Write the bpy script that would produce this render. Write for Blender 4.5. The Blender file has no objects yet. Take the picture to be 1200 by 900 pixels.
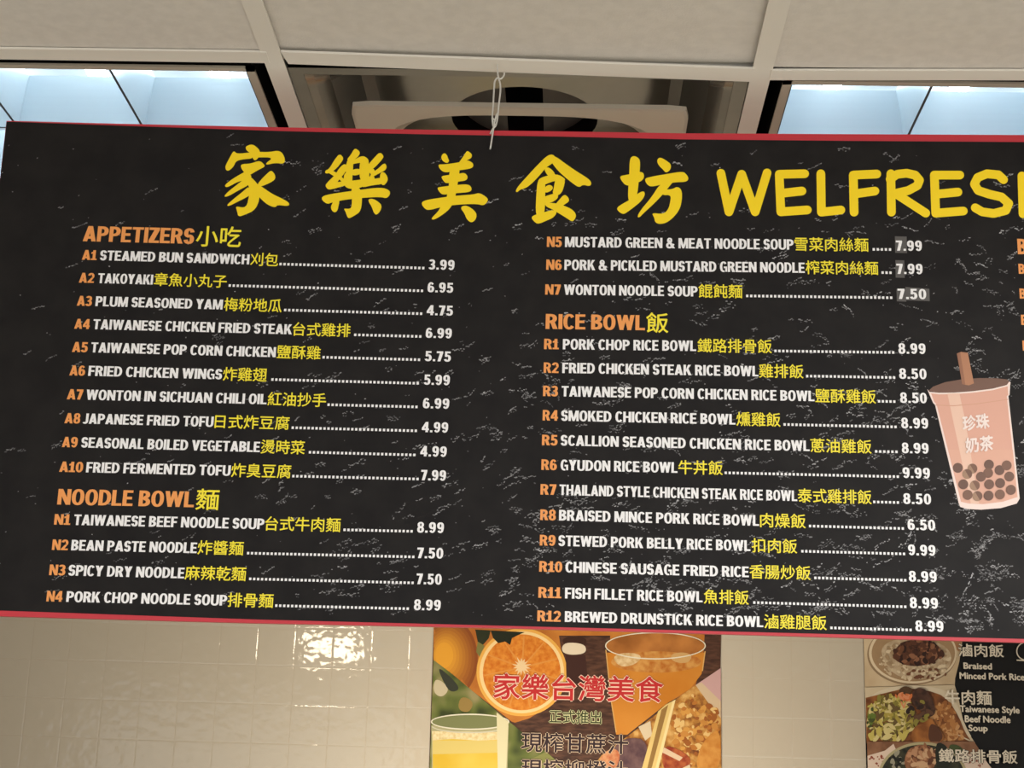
import bpy, math, random
from mathutils import Vector as V, noise as mnoise
PI = math.pi
SC = bpy.context.scene
COL = SC.collection

# ------------------------------------------------------------------ camera, world, lights, exposure
PITCH, YAW, ROLL, FPX = 0.278608514, 0.039368049, 0.0313826965, 1937.449
CAM = V((0, 0, 1.6))
cy, sy, cp, sp, cr, sr = math.cos(YAW), math.sin(YAW), math.cos(PITCH), math.sin(PITCH), math.cos(ROLL), math.sin(ROLL)
FWD = V((-sy*cp, cy*cp, sp))
R0 = V((cy, sy, 0)); U0 = R0.cross(FWD)
RGT = R0*cr + U0*sr
UP = -R0*sr + U0*cr
cd = bpy.data.cameras.new('camera'); cam = bpy.data.objects.new('camera', cd); COL.objects.link(cam)
cd.sensor_fit = 'HORIZONTAL'; cd.sensor_width = 36; cd.lens = 36*FPX/1200; cd.clip_start = .02; cd.clip_end = 60
from mathutils import Matrix
cam.matrix_world = Matrix(((RGT.x, UP.x, -FWD.x, CAM.x), (RGT.y, UP.y, -FWD.y, CAM.y), (RGT.z, UP.z, -FWD.z, CAM.z), (0, 0, 0, 1)))
SC.camera = cam
SC.view_settings.view_transform = 'Standard'; SC.view_settings.look = 'None'
SC.view_settings.exposure = 0.0; SC.view_settings.gamma = 1.0; SC.view_settings.use_curve_mapping = False

def ray(px, py): return RGT*((px-600)/FPX) - UP*((py-450)/FPX) + FWD
def on_y(px, py, y):
    v = ray(px, py); return CAM + v*(y/v.y)
def on_z(px, py, z):
    v = ray(px, py); return CAM + v*((z-CAM.z)/v.z)
# ceiling height from the 2 ft grid module, then board and wall distance
_a, _b = on_z(321, 68, 2.6), on_z(892, 88, 2.6)
HC = .61/((_b-_a).length)*1.0
ZC = CAM.z + HC                       # underside of ceiling grid
YBAR = on_z(582, 79, ZC).y            # cross tee the board hangs from
YB = YBAR - .012                      # printed front face of the board
_a, _b = on_y(388.9, 790, 4.0), on_y(478, 793, 4.0)
YW = 4.0*.216/((_b-_a).length)        # wall of 108 mm tiles
ROOM = dict(x0=-3.6, x1=3.9, y0=-3.2, y1=YW)

def srgb(c):
    def f(u):
        u /= 255.0
        return u/12.92 if u <= .04045 else ((u+.055)/1.055)**2.4
    return (f(c[0]), f(c[1]), f(c[2]), 1)

w = bpy.data.worlds.new('room_light'); SC.world = w; w.use_nodes = True
w.node_tree.nodes['Background'].inputs[0].default_value = (1.0, .99, .98, 1)
w.node_tree.nodes['Background'].inputs[1].default_value = 1.3

def area(name, loc, aim, sx, sy_, power, col, spread=PI):
    l = bpy.data.lights.new(name, 'AREA'); l.shape = 'RECTANGLE'; l.size = sx; l.size_y = sy_; l.energy = power; l.color = col; l.spread = spread
    o = bpy.data.objects.new(name, l); COL.objects.link(o); o.location = loc
    o.rotation_euler = (V(aim)-V(loc)).to_track_quat('-Z', 'Y').to_euler()
    return o
for x, y, sx_, sy2, p in ((1.65, -.5, 1.1, 1.6, 105), (.3, -2.6, 1.1, .5, 60)):  # unseen lamps added behind the viewer; right one sized for the board's sheen
    area('unseen_room_lamp', (x, y, ZC-.02), (x, y, 0), sx_, sy2, p, (1, .985, .97))
# warm lamp over the counter, between board and wall; its mirror image shows in the wavy tiles
_h = on_y(388, 757, YW); _v = (_h-CAM).normalized(); _v.y = -_v.y
_k = _h + _v*(1.25/-_v.y)
area('counter_lamp', _k, (_k.x+.25, YW, 1.72), .20, .09, 1.7, (1, .84, .62))
area('counter_lamp', (-.05, YW-.95, 1.42), (-.05, YW, 1.6), .6, .15, 20, (1, .88, .70))

# ------------------------------------------------------------------ materials
MATS = {}
def mat(name, col, rough=.5, spec=.5, metal=0, emit=None, es=0):
    if name in MATS: return MATS[name]
    m = bpy.data.materials.new(name); m.use_nodes = True
    b = m.node_tree.nodes['Principled BSDF']
    b.inputs['Base Color'].default_value = srgb(col); b.inputs['Roughness'].default_value = rough
    b.inputs['Specular IOR Level'].default_value = spec; b.inputs['Metallic'].default_value = metal
    if emit: b.inputs['Emission Color'].default_value = srgb(emit); b.inputs['Emission Strength'].default_value = es
    m.diffuse_color = srgb(col); MATS[name] = m
    return m
def nd(m, t, **kw):
    n = m.node_tree.nodes.new(t)
    for k, v in kw.items():
        if k in n.inputs: n.inputs[k].default_value = v
        else: setattr(n, k, v)
    return n
def ln(m, a, b): m.node_tree.links.new(a, b)
def mth(m, op, a, b=None, c=None, clamp=False):
    n = m.node_tree.nodes.new('ShaderNodeMath'); n.operation = op; n.use_clamp = clamp
    for i, v in enumerate((a, b, c)):
        if v is None: continue
        if isinstance(v, (int, float)): n.inputs[i].default_value = v
        else: ln(m, v, n.inputs[i])
    return n.outputs[0]
def noisy(name, cols, scale, rough=.5, detail=3, spec=.4, lo=.35, hi=.65, bump=0, bscale=None, stretch=None):
    """procedural blotchy material between two or three colours"""
    if name in MATS: return MATS[name]
    m = mat(name, cols[0], rough, spec); b = m.node_tree.nodes['Principled BSDF']
    tc = nd(m, 'ShaderNodeTexCoord'); src = tc.outputs['Object']
    if stretch:
        mp = nd(m, 'ShaderNodeMapping'); mp.inputs['Scale'].default_value = stretch; ln(m, src, mp.inputs[0]); src = mp.outputs[0]
    n = nd(m, 'ShaderNodeTexNoise', Scale=scale, Detail=detail); ln(m, src, n.inputs['Vector'])
    r = nd(m, 'ShaderNodeValToRGB'); e = r.color_ramp.elements
    e[0].position = lo; e[0].color = srgb(cols[0]); e[1].position = hi; e[1].color = srgb(cols[-1])
    for i, c in enumerate(cols[1:-1]):
        q = e.new(lo+(hi-lo)*(i+1)/(len(cols)-1)); q.color = srgb(c)
    ln(m, n.outputs[0], r.inputs[0]); ln(m, r.outputs[0], b.inputs['Base Color'])
    if bump:
        n2 = nd(m, 'ShaderNodeTexNoise', Scale=bscale or scale, Detail=2); ln(m, src, n2.inputs['Vector'])
        bp = nd(m, 'ShaderNodeBump', Strength=bump, Distance=.002); ln(m, n2.outputs[0], bp.inputs['Height']); ln(m, bp.outputs[0], b.inputs['Normal'])
    return m

M_TILE = noisy('ceiling_tile_vinyl', [(221, 216, 207), (228, 223, 214)], 60, .75, bump=.22, bscale=420)
M_TEE = mat('painted_tee', (233, 229, 219), .45)
M_DARK = mat('shade_black', (12, 11, 11), .9, .1)  # puts the darkness of plenum, light gaps and vent neck into the colour
M_FRAME = mat('light_frame_beige', (178, 170, 155), .4)
M_LOUV = mat('louvre_aluminium', (200, 214, 221), .26, .5, .35)
M_PAN = mat('light_housing_white', (170, 176, 180), .5)
M_LEDGE = mat('louvre_edge', (40, 44, 48), .5)  # dark room's reflection on the blade undersides, put into the colour
M_TUBE = mat('tube_glow', (255, 255, 255), .5, emit=(226, 241, 250), es=12)
M_SOCK = mat('tube_socket', (190, 195, 198), .5)
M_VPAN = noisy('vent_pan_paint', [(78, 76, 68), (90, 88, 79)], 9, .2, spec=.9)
M_VPLATE = mat('vent_plate_paint', (196, 189, 170), .3, .55)
M_WIRE = mat('galvanised_wire', (225, 225, 220), .35, .6, .4)
M_RED = mat('red_edge', (196, 46, 60), .45)
M_WHITE = mat('white_print', (243, 243, 245), .45)
M_YEL = mat('yellow_print', (250, 234, 50), .42)
M_TITLE = mat('golden_title_print', (255, 222, 10), .4)
M_ORG = mat('orange_print', (240, 158, 84), .42)
M_STK = mat('grey_sticker', (88, 86, 85), .3)
M_FLOOR = noisy('floor_tile', [(205, 201, 194), (216, 212, 205)], 8, .4)

# board print: black slate, faintly mottled; its broken grey veins are laid on as flecks further down
M_SLATE = noisy('slate_print', [(22, 20, 21), (30, 28, 28)], 26, .5, spec=.17)
M_FLECK = [mat('slate_fleck', (90, 90, 92), .5, .16), mat('slate_fleck_mid', (130, 130, 132), .5, .16), mat('slate_fleck_pale', (174, 174, 177), .5, .16)]

# glazed wall tiles: cushion edged squares with slightly wavy glaze
def wall_tiles(x0, z0, t=.108):
    m = mat('glazed_wall_tile', (170, 163, 149), .6, .1); b = m.node_tree.nodes['Principled BSDF']
    tc = nd(m, 'ShaderNodeTexCoord'); s = nd(m, 'ShaderNodeSeparateXYZ'); ln(m, tc.outputs['Object'], s.inputs[0])
    def edge(o, off):
        f = mth(m, 'FRACT', mth(m, 'DIVIDE', mth(m, 'SUBTRACT', o, off), t))
        return mth(m, 'MULTIPLY', mth(m, 'MINIMUM', f, mth(m, 'SUBTRACT', 1, f)), t)
    e = mth(m, 'MINIMUM', edge(s.outputs['X'], x0), edge(s.outputs['Z'], z0))
    h = mth(m, 'SMOOTH_MIN', mth(m, 'MULTIPLY', e, 1.0), .0032, .002)
    n = nd(m, 'ShaderNodeTexNoise', Scale=36.0, Detail=1.0); ln(m, tc.outputs['Object'], n.inputs['Vector'])
    def bumped(hgt, sock):
        bp = nd(m, 'ShaderNodeBump', Strength=1.0, Distance=1.0); ln(m, hgt, bp.inputs['Height']); ln(m, bp.outputs[0], b.inputs[sock])
    bumped(mth(m, 'ADD', mth(m, 'MULTIPLY', h, .05), mth(m, 'MULTIPLY', n.outputs[0], .0002)), 'Normal')      # the biscuit
    bumped(mth(m, 'ADD', mth(m, 'MULTIPLY', h, .10), mth(m, 'MULTIPLY', n.outputs[0], .0010)), 'Coat Normal')  # the wavy glaze over it
    b.inputs['Coat Weight'].default_value = 1.0; b.inputs['Coat Roughness'].default_value = .06; b.inputs['Coat IOR'].default_value = 1.5
    g = mth(m, 'LESS_THAN', e, .0009)
    mx = nd(m, 'ShaderNodeMix', data_type='RGBA'); ln(m, g, mx.inputs[0])
    mx.inputs[6].default_value = srgb((170, 163, 149)); mx.inputs[7].default_value = srgb((168, 160, 145))
    ln(m, mx.outputs[2], b.inputs['Base Color'])
    return m
_t = on_y(388.9, 782, YW)
M_WALL = wall_tiles(_t.x, _t.z)

# ------------------------------------------------------------------ mesh helpers
class MB:
    def __init__(s): s.v = []; s.f = []; s.m = []; s.mats = []; s.sm = []
    def mi(s, m):
        if m not in s.mats: s.mats.append(m)
        return s.mats.index(m)
    def poly(s, pts, m, smooth=False):
        k = len(s.v); s.v += [tuple(p) for p in pts]; s.f.append(tuple(range(k, k+len(pts)))); s.m.append(s.mi(m)); s.sm.append(smooth)
    def faces(s, vs, fs, m, smooth=False):
        k = len(s.v); s.v += [tuple(p) for p in vs]
        for f in fs: s.f.append(tuple(i+k for i in f)); s.m.append(s.mi(m)); s.sm.append(smooth)
    def box(s, a, b, m):
        x0, y0, z0 = a; x1, y1, z1 = b
        s.faces([(x0,y0,z0),(x1,y0,z0),(x1,y1,z0),(x0,y1,z0),(x0,y0,z1),(x1,y0,z1),(x1,y1,z1),(x0,y1,z1)],
                [(3,2,1,0),(4,5,6,7),(0,1,5,4),(1,2,6,5),(2,3,7,6),(3,0,4,7)], m)
    def prism(s, pts, d, m, ms=None):
        """closed outline extruded by vector d"""
        n = len(pts); a = [V(p) for p in pts]; b = [p+V(d) for p in a]
        s.faces(a+b, [tuple(range(n)), tuple(range(2*n-1, n-1, -1))], m)
        s.faces(a+b, [(i, i+n, (i+1) % n+n, (i+1) % n) for i in range(n)], ms or m)
    def tube(s, pts, r, m, n=8):
        pts = [V(p) for p in pts]; rings = []
        up = V((0.13, 1, .21)).normalized()
        for i, p in enumerate(pts):
            t = (pts[min(i+1, len(pts)-1)]-pts[max(i-1, 0)]).normalized()
            a = t.cross(up).normalized(); b = t.cross(a)
            rings.append([p+(a*math.cos(2*PI*k/n)+b*math.sin(2*PI*k/n))*r for k in range(n)])
        vs = [p for q in rings for p in q]; fs = []
        for i in range(len(pts)-1):
            for k in range(n): fs.append((i*n+k, i*n+(k+1) % n, (i+1)*n+(k+1) % n, (i+1)*n+k))
        fs += [tuple(range(n-1, -1, -1)), tuple(range((len(pts)-1)*n, len(pts)*n))]
        s.faces(vs, fs, m, True)
    def build(s, name, parent=None, loc=None):
        me = bpy.data.meshes.new(name)
        L = V(loc) if loc is not None else (parent.matrix_world.translation if False else V(parent['base']) if parent else V((0, 0, 0)))
        me.from_pydata([tuple(V(p)-L) for p in s.v], [], s.f)
        for m in s.mats: me.materials.append(m)
        me.polygons.foreach_set('material_index', s.m); me.polygons.foreach_set('use_smooth', s.sm)
        me.update()
        o = bpy.data.objects.new(name, me); COL.objects.link(o)
        if parent: o.parent = parent
        else: o.location = L
        return o
BASES = {}
def thing(name, label, cat, loc, group=None):
    o = bpy.data.objects.new(name, None); COL.objects.link(o); o.location = loc; o.empty_display_size = .05
    BASES[o] = V(loc); o['label'] = label; o['category'] = cat
    if group: o['group'] = group
    return o
def build(mb, name, parent, label=None, sub=False):
    """part of a thing (or sub-part of a part): world-space mesh data re-expressed from the thing's base"""
    L = BASES[parent]; me = bpy.data.meshes.new(name)
    me.from_pydata([tuple(V(p)-L) for p in mb.v], [], mb.f)
    for m in mb.mats: me.materials.append(m)
    me.polygons.foreach_set('material_index', mb.m); me.polygons.foreach_set('use_smooth', mb.sm); me.update()
    o = bpy.data.objects.new(name, me); COL.objects.link(o); o.parent = parent; BASES[o] = L
    if label: o['label'] = label
    return o
def struct(mb, name, loc=(0, 0, 0)):
    me = bpy.data.meshes.new(name); L = V(loc)
    me.from_pydata([tuple(V(p)-L) for p in mb.v], [], mb.f)
    for m in mb.mats: me.materials.append(m)
    me.polygons.foreach_set('material_index', mb.m); me.polygons.foreach_set('use_smooth', mb.sm); me.update()
    o = bpy.data.objects.new(name, me); COL.objects.link(o); o.location = L; o['kind'] = 'structure'
    return o

# ------------------------------------------------------------------ 2D helpers (all in the print's own plane)
def chaikin(p, n=2):
    for _ in range(n):
        q = []
        for i in range(len(p)):
            a, b = p[i], p[(i+1) % len(p)]
            q += [(a[0]*.75+b[0]*.25, a[1]*.75+b[1]*.25), (a[0]*.25+b[0]*.75, a[1]*.25+b[1]*.75)]
        p = q
    return p
def ell(cx, cy_, rx, ry, n=40, a0=0, a1=360):
    full = abs(a1-a0) >= 360
    return [(cx+rx*math.cos(math.radians(a0+(a1-a0)*i/(n if full else n-1))), cy_+ry*math.sin(math.radians(a0+(a1-a0)*i/(n if full else n-1)))) for i in range(n)]
class Flat(MB):
    """polygons given in picture coordinates of a flat print, laid on its plane, each a hair in front of the last"""
    lift = {}
    def __init__(s, plane, y, base):
        MB.__init__(s); s.y = y; s.key = plane
        Flat.lift.setdefault(plane, 0); s.h = base
    def put(s, pts, m, dh=.00003):
        s.h += dh
        q = []
        for p in pts:
            c = on_y(p[0], p[1], s.y); q.append((c.x, c.y-s.h, c.z))
        s.poly(q, m)
    def stroke(s, pts, wd, m, closed=False):
        """round-capped stroke"""
        s.h += .00003
        h0 = s.h
        for i in range(len(pts)-(0 if closed else 1)):
            a, b = pts[i], pts[(i+1) % len(pts)]
            dx, dy = b[0]-a[0], b[1]-a[1]; L = math.hypot(dx, dy) or 1e-6
            nx, ny = -dy/L*wd/2, dx/L*wd/2
            s.put([(a[0]+nx, a[1]+ny), (b[0]+nx, b[1]+ny), (b[0]-nx, b[1]-ny), (a[0]-nx, a[1]-ny)], m, .00001)
        for a in pts: s.put(ell(a[0], a[1], wd/2, wd/2, 14), m, .00001)
    def ring(s, cx, cy_, rx, ry, wd, m, n=48, a0=0, a1=360):
        s.h += .00003
        o = ell(cx, cy_, rx, ry, n, a0, a1); i = ell(cx, cy_, rx-wd, ry-wd, n, a0, a1)
        for k in range(n if abs(a1-a0) >= 360 else n-1):
            j = (k+1) % n; s.put([o[k], o[j], i[j], i[k]], m, 0)

# heavy condensed capitals, one unit high
TV, TH = .205, .16
def rc(x0, y0, x1, y1): return [(x0, y0), (x1, y0), (x1, y1), (x0, y1)]
def sup(cx, cy_, rx, ry, a):
    a = math.radians(a); c, s_ = math.cos(a), math.sin(a); e = 2/2.25
    return (cx+rx*math.copysign(abs(c)**e, c), cy_+ry*math.copysign(abs(s_)**e, s_))
def arc(cx, cy_, rx, ry, a0, a1, tv=TV, th=TH):
    n = max(3, int(abs(a1-a0)/18)); out = []
    for i in range(n):
        p, q = a0+(a1-a0)*i/n, a0+(a1-a0)*(i+1)/n
        out.append([sup(cx, cy_, rx, ry, p), sup(cx, cy_, rx, ry, q), sup(cx, cy_, max(rx-tv, .02), max(ry-th, .02), q), sup(cx, cy_, max(rx-tv, .02), max(ry-th, .02), p)])
    return out
def mir(ps, w_): return [[(w_-x, y) for x, y in p] for p in ps]
GL = {}
def g(ch, w_, *ps):
    out = []
    for p in ps:
        if isinstance(p[0][0], (tuple, list)): out += list(p)
        else: out.append(p)
    GL[ch] = (w_, out)
stem = rc(0, 0, TV, 1)
g('I', TV, stem)
g('L', .5, stem, rc(0, 0, .5, TH))
g('E', .52, stem, rc(0, 0, .52, TH), rc(0, 1-TH, .51, 1), rc(0, .42, .47, .59))
g('F', .5, stem, rc(0, 1-TH, .5, 1), rc(0, .40, .46, .57))
g('T', .58, rc(.29-TV/2, 0, .29+TV/2, 1), rc(0, 1-TH, .58, 1))
g('H', .64, stem, rc(.64-TV, 0, .64, 1), rc(0, .41, .64, .59))
g('N', .66, rc(0, 0, .2, 1), rc(.46, 0, .66, 1), [(0, 1), (.23, 1), (.66, 0), (.43, 0)])
g('M', .82, rc(0, 0, .19, 1), rc(.63, 0, .82, 1), [(0, 1), (.26, 1), (.49, 0), (.33, 0)], [(.82, 1), (.56, 1), (.33, 0), (.49, 0)])
g('W', .94, [(0, 1), (.22, 1), (.38, 0), (.17, 0)], [(.17, 0), (.36, 0), (.56, 1), (.38, 1)], [(.94, 1), (.72, 1), (.56, 0), (.77, 0)], [(.77, 0), (.58, 0), (.38, 1), (.56, 1)])
g('V', .66, [(0, 1), (.24, 1), (.42, 0), (.22, 0)], [(.66, 1), (.42, 1), (.24, 0), (.44, 0)])
g('A', .68, [(0, 0), (.23, 0), (.43, 1), (.22, 1)], [(.68, 0), (.45, 0), (.25, 1), (.46, 1)], rc(.16, .17, .52, .34))
g('Y', .64, [(0, 1), (.25, 1), (.44, .42), (.20, .42)], [(.64, 1), (.39, 1), (.20, .42), (.44, .42)], rc(.2, 0, .44, .46))
g('K', .64, stem, [(.2, .30), (.2, .52), (.37, 1), (.62, 1)], [(.22, .50), (.39, .66), (.66, 0), (.40, 0)])
g('X', .64, [(0, 1), (.26, 1), (.64, 0), (.38, 0)], [(.64, 1), (.38, 1), (0, 0), (.26, 0)])
g('Z', .54, rc(0, 0, .54, TH), rc(0, 1-TH, .54, 1), [(0, TH), (.28, TH), (.54, 1-TH), (.26, 1-TH)])
g('O', .64, arc(.32, .5, .32, .52, 0, 360))
g('Q', .64, arc(.32, .5, .32, .52, 0, 360), [(.3, .25), (.45, .25), (.68, -.06), (.48, -.06)])
g('C', .58, arc(.31, .5, .31, .52, 38, 322))
g('G', .62, arc(.31, .5, .31, .52, 38, 290), rc(.33, .36, .62, .53), rc(.46, .02, .62, .5))
g('S', .54, arc(.27, .705, .27, .31, 8, 270, .22), arc(.27, .295, .27, .31, -172, 90, .22))
g('D', .62, stem, rc(.1, 0, .24, TH), rc(.1, 1-TH, .24, 1), arc(.22, .5, .40, .5, -90, 90))
g('B', .58, stem, rc(.1, 0, .26, .17), rc(.1, .83, .26, 1), rc(.1, .43, .27, .59), arc(.24, .74, .31, .26, -90, 90, .22, .16), arc(.24, .28, .34, .28, -90, 90, .22, .17))
g('P', .58, stem, rc(.1, .83, .26, 1), rc(.1, .37, .26, .53), arc(.24, .685, .34, .315, -90, 90, .22, .17))
g('R', .62, stem, rc(.1, .83, .26, 1), rc(.1, .40, .26, .56), arc(.24, .70, .34, .30, -90, 90, .22, .17), [(.24, .46), (.47, .46), (.63, 0), (.38, 0)])
g('U', .64, rc(0, .3, TV, 1), rc(.64-TV, .3, .64, 1), arc(.32, .32, .32, .34, 180, 360))
g('J', .44, rc(.44-TV, .28, .44, 1), arc(.19, .28, .25, .30, 215, 360))
g('&', .74, arc(.30, .76, .22, .26, 0, 360, .16, .14), arc(.28, .27, .28, .29, 70, 330, .2, .17), [(.12, .80), (.32, .80), (.76, 0), (.5, 0)], [(.56, .45), (.72, .40), (.56, .06), (.38, .10)])
g('0', .56, arc(.28, .5, .28, .51, 0, 360))
g('1', .46, rc(.13, 0, .36, 1), [(0, .78), (.16, .84), (.24, 1), (.2, .66), (0, .62)], rc(0, 0, .48, .15))
g('2', .54, arc(.27, .70, .27, .31, -25, 172), rc(0, 0, .54, TH), [(0, TH*.8), (.26, TH*.8), (.53, .60), (.30, .54)])
g('3', .54, arc(.25, .735, .27, .275, -90, 158, .22, .16), arc(.25, .285, .29, .30, -160, 90, .23, .17), rc(.16, .43, .3, .58))
g('4', .60, rc(.31, 0, .53, 1), rc(0, .2, .6, .37), [(0, .24), (0, .40), (.31, 1), (.45, 1), (.45, .86), (.19, .34)])
g('5', .54, rc(.06, .82, .5, 1), rc(.05, .46, .24, 1), arc(.25, .33, .29, .345, -160, 140, .22, .17))
g('6', .56, arc(.28, .32, .28, .33, 0, 360, .22, .17), arc(.28, .5, .28, .51, 38, 180), rc(0, .3, .22, .5))
g('9', .56, *[[(.56-x, 1-y) for x, y in p] for p in GL['6'][1]])
g('7', .52, rc(0, .81, .52, 1), [(.26, .83), (.52, .83), (.32, 0), (.08, 0)])
g('8', .56, arc(.28, .735, .26, .275, 0, 360, .2, .15), arc(.28, .285, .28, .30, 0, 360, .21, .16))
g('.', .2, rc(0, 0, .2, .2))
g(' ', .21)
def caps(txt, track=.05):
    out = []; x = 0
    for ch in txt:
        w_, ps = GL[ch]
        out += [[(x+px, py) for px, py in p] for p in ps]
        x += w_+track
    W_ = x-track
    return [[(px/W_, py) for px, py in p] for p in out]
def glyphs(txt, bold=.014, stretch=None):
    """outline of text set in Blender's own built-in typeface, as unit-box polygons"""
    c = bpy.data.curves.new('type', 'FONT'); c.body = txt; c.resolution_u = 3; c.fill_mode = 'FRONT'
    o = bpy.data.objects.new('type', c); COL.objects.link(o)
    bpy.context.view_layer.update()
    me = bpy.data.meshes.new_from_object(o.evaluated_get(bpy.context.evaluated_depsgraph_get()))
    P = [(v.co.x, v.co.y) for v in me.vertices]; F = [tuple(p.vertices) for p in me.polygons]
    bpy.data.objects.remove(o); bpy.data.curves.remove(c); bpy.data.meshes.remove(me)
    sh = [(0, 0)] if not bold else [(-bold, 0), (bold, 0), (0, bold), (0, -bold)]
    pol = [[(P[i][0]+dx, P[i][1]+dy) for i in f] for dx, dy in sh for f in F]
    xs = [p[0] for q in pol for p in q]; ys = [p[1] for q in pol for p in q]
    x0, x1, y0, y1 = min(xs), max(xs), min(ys), max(ys)
    nf = len(F); pol = [pol[c*nf+i] for i in range(nf) for c in range(len(sh))]
    return [[((x-x0)/(x1-x0), (y-y0)/(y1-y0)) for x, y in q] for q in pol], (y0, y1)
VPX, VPY = 812.52, -6319.8           # where upright lines of board and wall meet
def lay(fl, polys, x0, x1, yb0, yb1, hgt, m, dh=.00003):
    """unit polygons -> along the base line (x0,yb0)-(x1,yb1), hgt high"""
    fl.h += dh; h0 = fl.h
    for n_, q in enumerate(polys):
        fl.h = h0+(n_ % 24)*.000009
        pts = []
        for u, v in q:
            bx, by = x0+(x1-x0)*u, yb0+(yb1-yb0)*u
            dx, dy = VPX-bx, VPY-by; L = math.hypot(dx, dy)
            pts.append((bx+dx/L*hgt*v, by+dy/L*hgt*v))
        fl.put(pts, m, 0)
    fl.h = h0+min(len(polys), 24)*.000009

# ------------------------------------------------------------------ room shell
R = ROOM
mb = MB(); mb.box((R['x0'], R['y0'], -.1), (R['x1'], R['y1']+.1, 0), M_FLOOR); struct(mb, 'floor')
mb = MB(); mb.box((R['x0'], YW, 0), (R['x1'], YW+.1, 3.0), M_WALL); struct(mb, 'wall_back')
M_PLASTER = noisy('side_wall_paint', [(190, 180, 162), (198, 188, 170)], 3, .7)  # for unseen side walls, added to hold ambient light off the tiles
mb = MB(); mb.box((R['x0']-.1, R['y0'], 0), (R['x0'], YW, 2.9), M_PLASTER); struct(mb, 'wall_left_unseen')
mb = MB(); mb.box((R['x1'], R['y0'], 0), (R['x1']+.1, YW, 2.9), M_PLASTER); struct(mb, 'wall_right_unseen')
# tee and tile layout; xL / xR are the two long tees seen, both running away from the camera
XL = (on_z(305.5, 30, ZC).x+on_z(325, 78, ZC).x)/2
XR = (on_z(914, 0, ZC).x+on_z(894, 76, ZC).x)/2
TW = .0125
YF = YBAR+.605
mb = MB()
mb.box((R['x0'], R['y0'], 2.86), (R['x1'], R['y1'], 2.92), M_DARK)       # deck above the plenum
xs = [XL-.61*3+.0, XL-.61*2, XL-.61, XL, XR, XR+.61, XR+1.22, XR+1.83]
mb.box((R['x0'], YF, ZC), (R['x1'], R['y1'], ZC+.012), M_TILE)            # ceiling field beyond the lights
mb.box((R['x0'], R['y0'], ZC), (R['x1'], YBAR-.61, ZC+.012), M_TILE)      # ceiling field towards the viewer
mb.box((R['x0'], YBAR-.61, ZC), (XL-.61, YF, ZC+.012), M_TILE); mb.box((XR+.61, YBAR-.61, ZC), (R['x1'], YF, ZC+.012), M_TILE)
struct(mb, 'ceiling')
def tee(a, b, n, width=TW*2, drop=0):
    """inverted tee: thin web and a flange"""
    mb = MB(); a, b = V(a), V(b); d = (b-a).normalized(); s_ = V((d.y, -d.x, 0))*width/2
    q = [a-s_, b-s_, b+s_, a+s_]
    mb.prism([p+V((0, 0, -.0025)) for p in q], (0, 0, .0025), M_TEE)
    t = s_*.12
    mb.prism([a-t, b-t, b+t, a+t], (0, 0, .034), M_TEE)
    return struct(mb, 'trim_%d' % n)
tee((XL, YBAR-.9, ZC), (XL, YF, ZC), 1); tee((XR, YBAR-.9, ZC), (XR, YF, ZC), 2)
def bar(p, q, r, s_, n):
    """cross tee between the long tees, each end at its own place"""
    a, b, c, d = [on_z(x, y, ZC-.0035) for x, y in (p, q, r, s_)]
    mb = MB(); mb.prism([V((t.x, t.y, ZC-.0035)) for t in (a, b, c, d)], (0, 0, .003), M_TEE)
    m1, m2 = (a+d)/2, (b+c)/2
    mb.prism([V((m1.x, m1.y-.001, ZC)), V((m2.x, m2.y-.001, ZC)), V((m2.x, m2.y+.001, ZC)), V((m1.x, m1.y+.001, ZC))], (0, 0, .03), M_TEE)
    struct(mb, 'trim_%d' % n)
bar((-240, 54), (312, 61.5), (316, 74), (-225, 66.5), 3)
bar((329, 61), (884, 81), (880, 96), (338, 75), 4)
bar((904, 83), (1490, 83.5), (1470, 94.5), (901, 94), 5)

# ceiling tiles in front of the cross tee
def tile(x0, x1, y0, y1, lab, lift=(0, 0, 0, 0), bow=0):
    t = thing('ceiling_tile', lab, 'ceiling tile', ((x0+x1)/2, (y0+y1)/2, ZC), 'ceiling tiles')
    mb = MB(); N = 12; top = []; bot = []
    for j in range(N+1):
        for i in range(N+1):
            u, v = i/N, j/N
            z = ZC+.001+(lift[0]*(1-u)+lift[1]*u)*(1-v)+(lift[2]*(1-u)+lift[3]*u)*v - bow*math.sin(PI*u)*math.sin(PI*v)
            bot.append((x0+(x1-x0)*u, y0+(y1-y0)*v, z)); top.append((x0+(x1-x0)*u, y0+(y1-y0)*v, z+.013))
    n = N+1; k = n*n
    fs = []
    for j in range(N):
        for i in range(N):
            a = j*n+i; fs.append((a, a+n, a+n+1, a+1)); fs.append((k+a, k+a+1, k+a+n+1, k+a+n))
    for i in range(N):
        fs += [(i, i+1, k+i+1, k+i), (N*n+i+1, N*n+i, k+N*n+i, k+N*n+i+1), ((i+1)*n, i*n, k+i*n, k+(i+1)*n), (i*n+N, (i+1)*n+N, k+(i+1)*n+N, k+i*n+N)]
    mb.faces(bot+top, fs, M_TILE, False)
    build(mb, 'panel', t)
tile(XL-.61+.004, XL-.004, YBAR-.606, YBAR-.010, 'pale ceiling tile over the appetizer end, in front of the louvred light', (0, 0, 0, 0), .002)
tile(XL+.004, XR-.004, YBAR-.606, YBAR-.006, 'pale ceiling tile in front of the square air vent, edge slightly lifted', (0, 0, .004, .007), .001)
tile(XR+.004, XR+.606, YBAR-.606, YBAR-.010, 'pale ceiling tile over the yellow shop name, in front of the louvred light', (0, 0, 0, 0), .001)

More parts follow.
